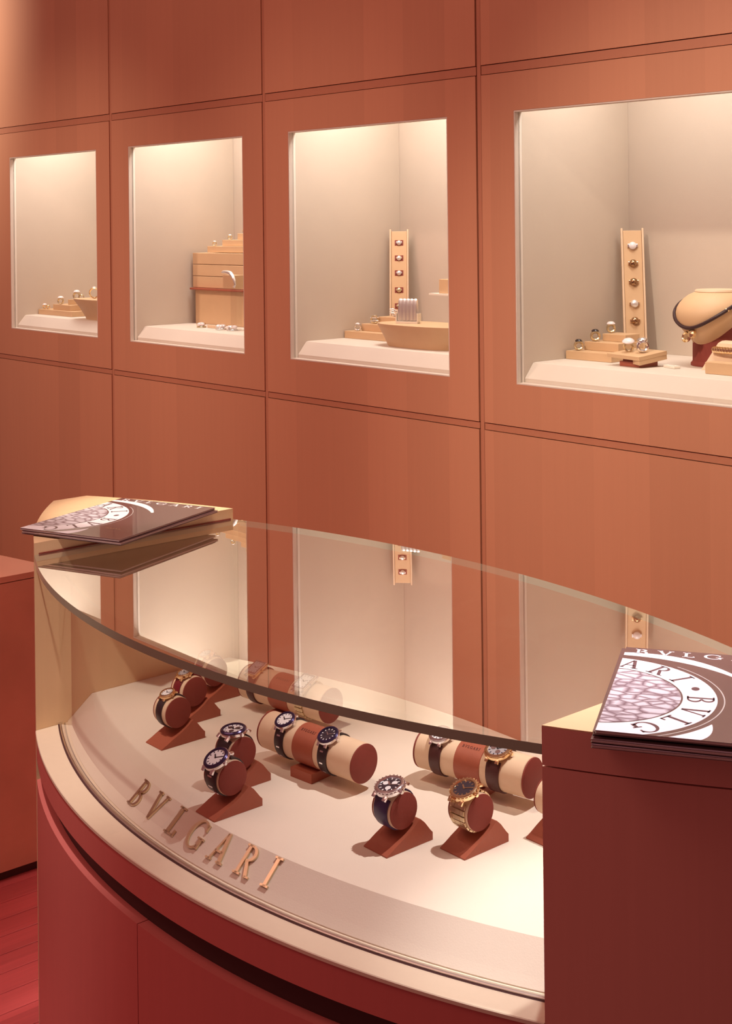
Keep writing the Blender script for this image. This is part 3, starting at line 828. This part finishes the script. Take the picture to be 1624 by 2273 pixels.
for k, z in enumerate((1.4845, 1.4515, 1.4195, 1.3830, 1.3490)):
    p = Vector((0, (z - ZF) / MS3[2][1], 0.0011))
    mb = MB(); mb.box(-.0092, .0092, p.y - .0062, p.y + .0058, .0006, .0013, MS3); part('slot', mb, M_cap, S3)
    strip_ring(B3, MS3, z, '%s slotted ring on the strip in the boat tray window' % names[k], [M_silver, M_silver, M_silver, M_paleg, M_paleg][k], [M_steel, M_paleg, M_steel, M_paleg, M_paleg][k], .0052, .7, 'rings on the boat tray window strip')

# tilted tray with two rings, price tag
g = thing('ring_tray', 'small slanted tan tray on a foot carrying two silver rings', 'tray', (-1.452, 0.112, ZF))
Mt = RX(DT(7))
part('tray_top', MB().prism([(-.045, -.020), (.030, -.030), (.041, .030), (-.026, .033)], 0.0165, 0.0225, Mt), M_tan, g)
part('tray_side', MB().prism([(.010, -.022), (.0295, -.0295), (.0405, .0295), (.014, .024)], 0.0085, 0.0163, Mt), M_tan, g)
part('tray_foot', MB().prism([(-.022, -.018), (.022, -.022), (.026, .022), (-.016, .022)], 0.0004, 0.0084), M_brown, g)
part('tray_neck', MB().prism([(-.018, -.014), (.009, -.016), (.012, .020), (-.013, .020)], 0.0084, 0.0163), M_brown, g)
GT = 'rings on the slanted tray'
finger_ring('white stone ring left on the slanted tray', (-1.470, 0.114, ZF + .0228), 0.5, .0072, .0022, M_paleg, M_pearl, .0105, tilt=.3, flatgem=.7, group=GT)
finger_ring('silver ring with dark stone right on the slanted tray', (-1.440, 0.112, ZF + .0228), 0.9, .0080, .0028, M_steel, M_steel, .0092, group=GT)
tg = thing('price_tag', 'small white tag lying on the platform before the necklace bust', 'tag', (-1.390, 0.124, ZF + .0002), -0.35)
part('tag_block', MB().box(-.016, .016, -.006, .006, 0, .0045, None, .001), M_card, tg)
part('tag_line', MB().box(-.008, .008, -.0012, .0006, .0045, .0047), M_gdial, tg)

# necklace bust
g = thing('necklace_bust', 'tan padded necklace bust at the right edge of the rightmost window', 'bust', (-1.362, 0.212, ZF))
zt_ = 1.412 - ZF
part('column', MB().lathe([(.044, .0003), (.044, .004), (.041, .008), (.040, .095), (.030, .100)], 32), M_cap, g, True, label='column under the bust, its shade put into dark brown')  # dark leather colour stands in for the shade under the collar
rows = []
NA = 48; fa = radians(260)
def bust_pt(a, t):
    fr_ = (0.5 + 0.5 * cos(a - fa))
    r0 = 0.036
    out = 0.014 + 0.020 * fr_ ** 1.2
    drop = 0.030 + 0.056 * fr_ ** 1.5
    r = r0 + out * sin(pi * min(1.0, t * .97)) ** .85 + .012 * (1 - fr_) * t
    return Vector((r * cos(a), r * sin(a), zt_ - .004 - drop * t ** 1.15))
for t in [i / 10 for i in range(11)]:
    rows.append([bust_pt(2 * pi * k / NA, t) for k in range(NA)])
inner = []
for t in [1 - i / 5 for i in range(6)]:
    inner.append([bust_pt(2 * pi * k / NA, t) * 1.0 - Vector((cos(2 * pi * k / NA) * .007, sin(2 * pi * k / NA) * .007, .003)) for k in range(NA)])
mb = MB(); mb.grid(rows + inner, True); part('bust_shell', mb, M_tan, g, True)
part('neck_top', MB().lathe([(.0345, zt_ - .006), (.0365, zt_ - .003), (.0350, zt_), (.020, zt_ + .0008)], 40), M_band, g, True)
# cord necklace with gold pendant
nk = thing('necklace', 'black cord necklace with gold pendant hanging on the bust', 'necklace', (-1.362, 0.212, ZF))
pts = []
for k in range(64):
    a = 2 * pi * k / 64; fr_ = 0.5 + 0.5 * cos(a - fa)
    t = 0.10 + 0.62 * fr_ ** 2.0
    p = bust_pt(a, t); n = Vector((cos(a), sin(a), .5)).normalized()
    pts.append(p + n * .0030)
mb = MB(); mb.tube(pts, .0030, 8, True); part('cord', mb, M_cord, nk, True)
pp = bust_pt(fa, .86) + Vector((cos(fa), sin(fa), 0)) * .010
Mp = T(*pp) @ RZ(fa + pi / 2) @ RX(pi / 2 - .3) @ Matrix.Scale(1.7, 4)
mb = MB()
mb.lathe([(.0030, -.0015), (.0052, -.0012), (.0058, .0008), (.0040, .0022), (.0030, .0010)], 20, Mp @ T(-.003, 0, 0))
mb.lathe([(.0012, -.001), (.0044, 0), (.0040, .003), (.0010, .0042)], 16, Mp @ T(.0045, .003, 0))
part('pendant', mb, M_gold, nk, True)
mb = MB(); mb.tube([pp + Vector((0, 0, .005)), pp + Vector((0, 0, .011)), bust_pt(fa, .74) + Vector((cos(fa), sin(fa), 0)) * .004], .0012, 6); part('bail', mb, M_gold, nk, True)
mb = MB(); tq = Vector((-sin(fa), cos(fa), 0)); mb.tube([pp + tq * .006, pp + tq * .008 + Vector((0, 0, -.005)), pp + tq * .011 + Vector((0, 0, -.009))], .0006, 6); part('tassel', mb, M_gold, nk, True)
pk = bust_pt(fa + 1.02, .10 + .62 * (0.5 + 0.5 * cos(1.02)) ** 2.0)
mb = MB(); mb.lathe([(.0026, -.003), (.0030, -.002), (.0030, .002), (.0026, .003)], 12, T(*(pk + Vector((cos(fa + 1.02), sin(fa + 1.02), .5)).normalized() * .0026)) @ RZ(fa + 1.02) @ RX(pi / 2)); part('bead', mb, M_gold, nk, True)
# bracelet stand and small block in front
g = thing('bracelet_stand', 'pale trapezoid bracelet stand at the right edge of the rightmost window', 'bracelet stand', (-1.288, 0.150, ZF))
mb = MB(); rows = [[(-.050, -.018, .0003), (.050, -.018, .0003), (.050, .020, .0003), (-.050, .020, .0003)], [(-.027, -.004, .044), (.027, -.004, .044), (.027, .014, .044), (-.027, .014, .044)], [(-.022, 0, .048), (.022, 0, .048), (.022, .010, .048), (-.022, .010, .048)]]
mb.grid(rows, True); mb.f.append((0, 1, 2, 3)); mb.mi.append(0); mb.f.append((8, 9, 10, 11)); mb.mi.append(0)
part('padded_cone', mb, M_band, g)
br = thing('bracelet', 'gold bead bracelet wrapped round the trapezoid stand', 'bracelet', (-1.288, 0.150, ZF))
for k in range(11):
    u = -1 + k / 5.0
    mb = MB(); mb.lathe([(.0012, -.0056), (.0050, -.0036), (.0060, 0), (.0050, .0036), (.0012, .0056)], 14, T(u * .027, -.0162 + .004 * u * u, .034))
    part('bead', mb, M_gold, br, True)
g = thing('display_block', 'small brown block standing before the trapezoid bracelet stand', 'display block', (-1.262, 0.104, ZF + .0002))
part('block_body', MB().box(-.040, .030, -.012, .012, 0, .0185, None, .0008), M_tan, g)

# --- window with the boat tray
riser('tan three step riser left of the boat shaped tray', -2.2505, 0.142, 0.150, 0.028, 0.024, (0.0155, 0.0150, 0.0150), dep=0.080)
finger_ring('white gold ring on the lowest step beside the boat tray', (-2.222, 0.155, ZF + .0157), .7, .0060, .0020, M_steel, M_pearl, .0050, group=GR)
g = finger_ring('triple band gold ring on the middle step beside the boat tray', (-2.196, 0.180, ZF + .0307), .7, .0072, .0022, M_paleg, M_steel, .0040, group=GR)
for dz in (-.004, .003): 
    mb = MB(); mb.tube([(.0095 * cos(2 * pi * k / 20), .0030 * sin(2 * pi * k / 20) - .001, .0105 + dz) for k in range(20)], .0011, 6, True); part('band', mb, M_steel, g, True)
g = finger_ring('open silver ring with parallel bars on the top step beside the boat tray', (-2.160, 0.206, ZF + .0458), .7, .0058, .0016, M_steel, M_steel, .0030, group=GR)
for dz in (.004, .008, .012):
    mb = MB(); mb.tube([(-.011, -.003, dz + .004), (-.003, -.004, dz + .0045), (.006, -.003, dz), (.010, 0, dz - .002)], .0013, 6); part('band', mb, M_steel, g, True)
g = thing('boat_tray', 'tan boat shaped tray carrying a silver bracelet on a white stand', 'tray', (-1.965, 0.115, ZF))
rows = []
for (k, z) in ((.80, .0003), (.82, .004), (.86, .014), (.93, .028), (1.0, .0415), (1.0, .0445)):
    row = []
    for i in range(40):
        a = 2 * pi * i / 40
        row.append((.122 * (k - .10 * (1 - k)) * math.copysign(abs(cos(a)) ** .75, cos(a)), .058 * k * math.copysign(abs(sin(a)) ** .8, sin(a)), z))
    rows.append(row)
mb = MB(); mb.grid(rows, True); n0 = len(mb.v); mb.f.append(tuple(range(40))); mb.mi.append(0); mb.f.append(tuple(n0 - 40 + i for i in range(40))); mb.mi.append(0)
part('tray_body', mb, M_tan, g, True)
sx_, sy_, sz_ = -2.012, 0.108, ZF + .0447
g = thing('bracelet_cradle', 'small white bracelet cradle on the boat shaped tray', 'bracelet stand', (sx_, sy_, sz_), 0.45)
mb = MB(); mb.prism([(-.023, -.010), (.023, -.010), (.021, .010), (-.021, .010)], 0, .004); 
mb.box(-.0235, -.0215, -.010, .010, .004, .020); mb.box(.0215, .0235, -.010, .010, .004, .020); mb.box(-.0215, .0215, .008, .010, .004, .010)
part('cradle_plate', mb, M_card, g)
bc = thing('bracelet', 'polished silver spiral bracelet standing in the white cradle', 'bracelet', (sx_, sy_, sz_ + .0042), 0.45)
for k in range(5):
    u = -.0155 + k * .0078
    mb = MB(); rows = []
    for i in range(19):
        a = pi * (i / 18) 
        y = -.008 * cos(a); z = .002 + .042 * sin(a) ** .7 
        rows.append([(u - .0036, y * .90, z), (u, y * 1.12, z + .0010), (u + .0036, y * .90, z), (u, y * .72, z - .002)])
    mb.grid(rows, True); part('spiral_coil', mb, M_silver, bc, True)
g = thing('shelf_stand', 'white shelf on an acrylic leg at the right edge of the boat tray window', 'shelf', (-1.975, 0.225, ZF + .0002))
part('shelf_plate', MB().prism([(-.085, -.015), (.075, -.035), (.075, .045), (-.070, .040)], .0950, .0985), M_card, g)
part('shelf_leg', MB().box(.030, .060, -.010, .020, 0, .0949), M_acr, g)
g = thing('display_block', 'tan block on the white shelf of the boat tray window', 'display block', (-1.992, 0.232, ZF + .0989))
part('block_body', MB().box(-.040, .060, -.020, .020, 0, .0290, None, .0008), M_tan, g)
finger_ring('gold ring on the tan block at the edge of the boat tray window', (-1.997, 0.228, ZF + .1283), .5, .0055, .0016, M_gold, M_paleg, .004)

# --- window with the box stack
g = thing('jewellery_box_stack', 'tall stack of tan boxes against the left wall of its window', 'jewellery box', (-2.870, 0.172, ZF + .0002))
bw, bd = 0.275, 0.115
part('plinth_box', MB().box(.004, bw, .004, bd, 0, .0835, None, .0012), M_tan, g)
part('shelf_lip', MB().box(0, bw, -.010, bd, .0840, .0885, None, .0008), M_brown, g)
for k in range(3):
    part('drawer', MB().box(0, bw, 0, bd, .0892 + k * .0288, .1170 + k * .0288, None, .0012), M_tan, g)
z = .1760
for k in range(3):
    part('step', MB().box(.047 + k * .047, bw, .012 + k * .012, bd, z, z + .0150, None, .0008), M_tan, g); z += .0154
GB = 'rings on the box stack'
finger_ring('small pale ring on the lowest upper step of the box stack', (-2.800, 0.190, ZF + .1914), .6, .0045, .0014, M_paleg, M_pearl, .004, group=GB)
finger_ring('small pale ring on the middle upper step of the box stack', (-2.752, 0.202, ZF + .2068), .6, .0045, .0014, M_paleg, M_pearl, .004, group=GB)
finger_ring('small pale ring on the top step of the box stack', (-2.705, 0.212, ZF + .2222), .6, .0045, .0014, M_paleg, M_pearl, .004, group=GB)
g = thing('bracelet_block', 'tan block on an acrylic leg before the box stack carrying the bangle', 'bracelet stand', (-2.612, 0.112, ZF + .0002))
part('block_body', MB().box(-.026, .022, -.012, .014, .0965, .1270, None, .0008), M_tan, g)
part('acrylic_leg', MB().box(-.004, .020, -.006, .008, 0, .0964), M_acr, g)
part('acrylic_plate', MB().box(-.050, .040, -.016, .018, .0930, .0964), M_acr, g)
bn = thing('bangle', 'polished silver bangle draped over the tan block', 'bracelet', (-2.612, 0.112, ZF + .0970))
pts = [(-.026, -.014, .036), (-.020, -.014, .0375), (-.006, -.014, .0375), (.008, -.014, .0350), (.018, -.0145, .0280), (.0255, -.015, .0170), (.0275, -.015, .0080), (.024, -.016, .0030)]
mb = MB(); mb.tube(pts, [.0020, .0034, .0038, .0046, .0046, .0032, .0024, .0030], 10); part('bangle_bar', mb, M_silver, bn, True)
GF = 'jewels lying on the box window platform'
for q, (x, y, lab, s, mm) in enumerate(((-2.735, 0.105, 'pale knotted ring lying left on the platform before the box stack', .0115, M_paleg), (-2.645, 0.098, 'silver flower ring lying in the middle before the box stack', .0130, M_silver), (-2.600, 0.098, 'silver flower ring lying at the right before the box stack', .0130, M_silver))):
    f_ = thing('flower_ring', lab, 'ring', (x, y, ZF + .0002), q * .7, GF)
    mb = MB(); mb.tube([(s * .9 * cos(2 * pi * k / 18), s * .9 * sin(2 * pi * k / 18) , .0016) for k in range(18)], .0015, 6, True); part('hoop', mb, mm, f_, True)
    for k in range(5):
        a = 2 * pi * k / 5
        mb = MB(); mb.lathe([(.0010, 0), (.0060, .0030), (.0052, .0072), (.0010, .0090)], 10, T(s * .5 * cos(a), s * .5 * sin(a), .0034) @ RX(.3)); part('petal', mb, mm if k % 2 else M_pearl, f_, True)
g = thing('jewel_rest', 'pale bar between the jewels on the box window platform', 'jewel rest', (-2.690, 0.112, ZF + .0002))
part('bar', MB().box(-.026, .026, -.004, .004, 0, .007, None, .0015), M_band, g)

# --- leftmost window
riser('tan three step riser in the leftmost window', -3.5035, 0.080, 0.190, 0.062, 0.012, (0.0145, 0.0150, 0.0145), dep=0.100)
finger_ring('gold ring with pearl on the lowest step of the leftmost window', (-3.482, 0.088, ZF + .0147), .7, .0048, .0016, M_gold, M_pearl, .0062, group=GR)
finger_ring('small gold bead ring right on the lowest step of the leftmost window', (-3.460, 0.087, ZF + .0147), .7, .0042, .0014, M_gold, M_paleg, .0040, group=GR)
finger_ring('bright silver ring on the middle step of the leftmost window', (-3.413, 0.100, ZF + .0297), .7, .0072, .0022, M_paleg, M_pearl, .0085, group=GR)
finger_ring('tall bright silver ring on the top step of the leftmost window', (-3.345, 0.112, ZF + .0442), .7, .0085, .0026, M_paleg, M_pearl, .0092, group=GR)
finger_ring('thin pale ring beside the tall one on the top step of the leftmost window', (-3.318, 0.112, ZF + .0442), .7, .0060, .0013, M_paleg, M_paleg, .0040, group=GR)
g = thing('flared_tray', 'small flared tan tray at the right edge of the leftmost window', 'tray', (-3.165, 0.085, ZF + .0002))
rows = []
for (k, z) in ((.55, 0), (.58, .006), (.78, .030), (1.0, .0500), (1.0, .0535)):
    rows.append([(k * .095 * math.copysign(abs(cos(a)) ** .6, cos(a)), k * .048 * math.copysign(abs(sin(a)) ** .6, sin(a)), z) for a in [2 * pi * i / 32 for i in range(32)]])
mb = MB(); mb.grid(rows, True); n0 = len(mb.v); mb.f.append(tuple(range(32))); mb.mi.append(0); mb.f.append(tuple(n0 - 32 + i for i in range(32))); mb.mi.append(0)
part('tray_body', mb, M_tan, g, True)
finger_ring('tall gold ring with pearl on the flared tray of the leftmost window', (-3.203, 0.085, ZF + .0539), .7, .0125, .0020, M_gold, M_pearl, .0055)

to_wall([o for o in bpy.data.objects if o not in WALL_START])
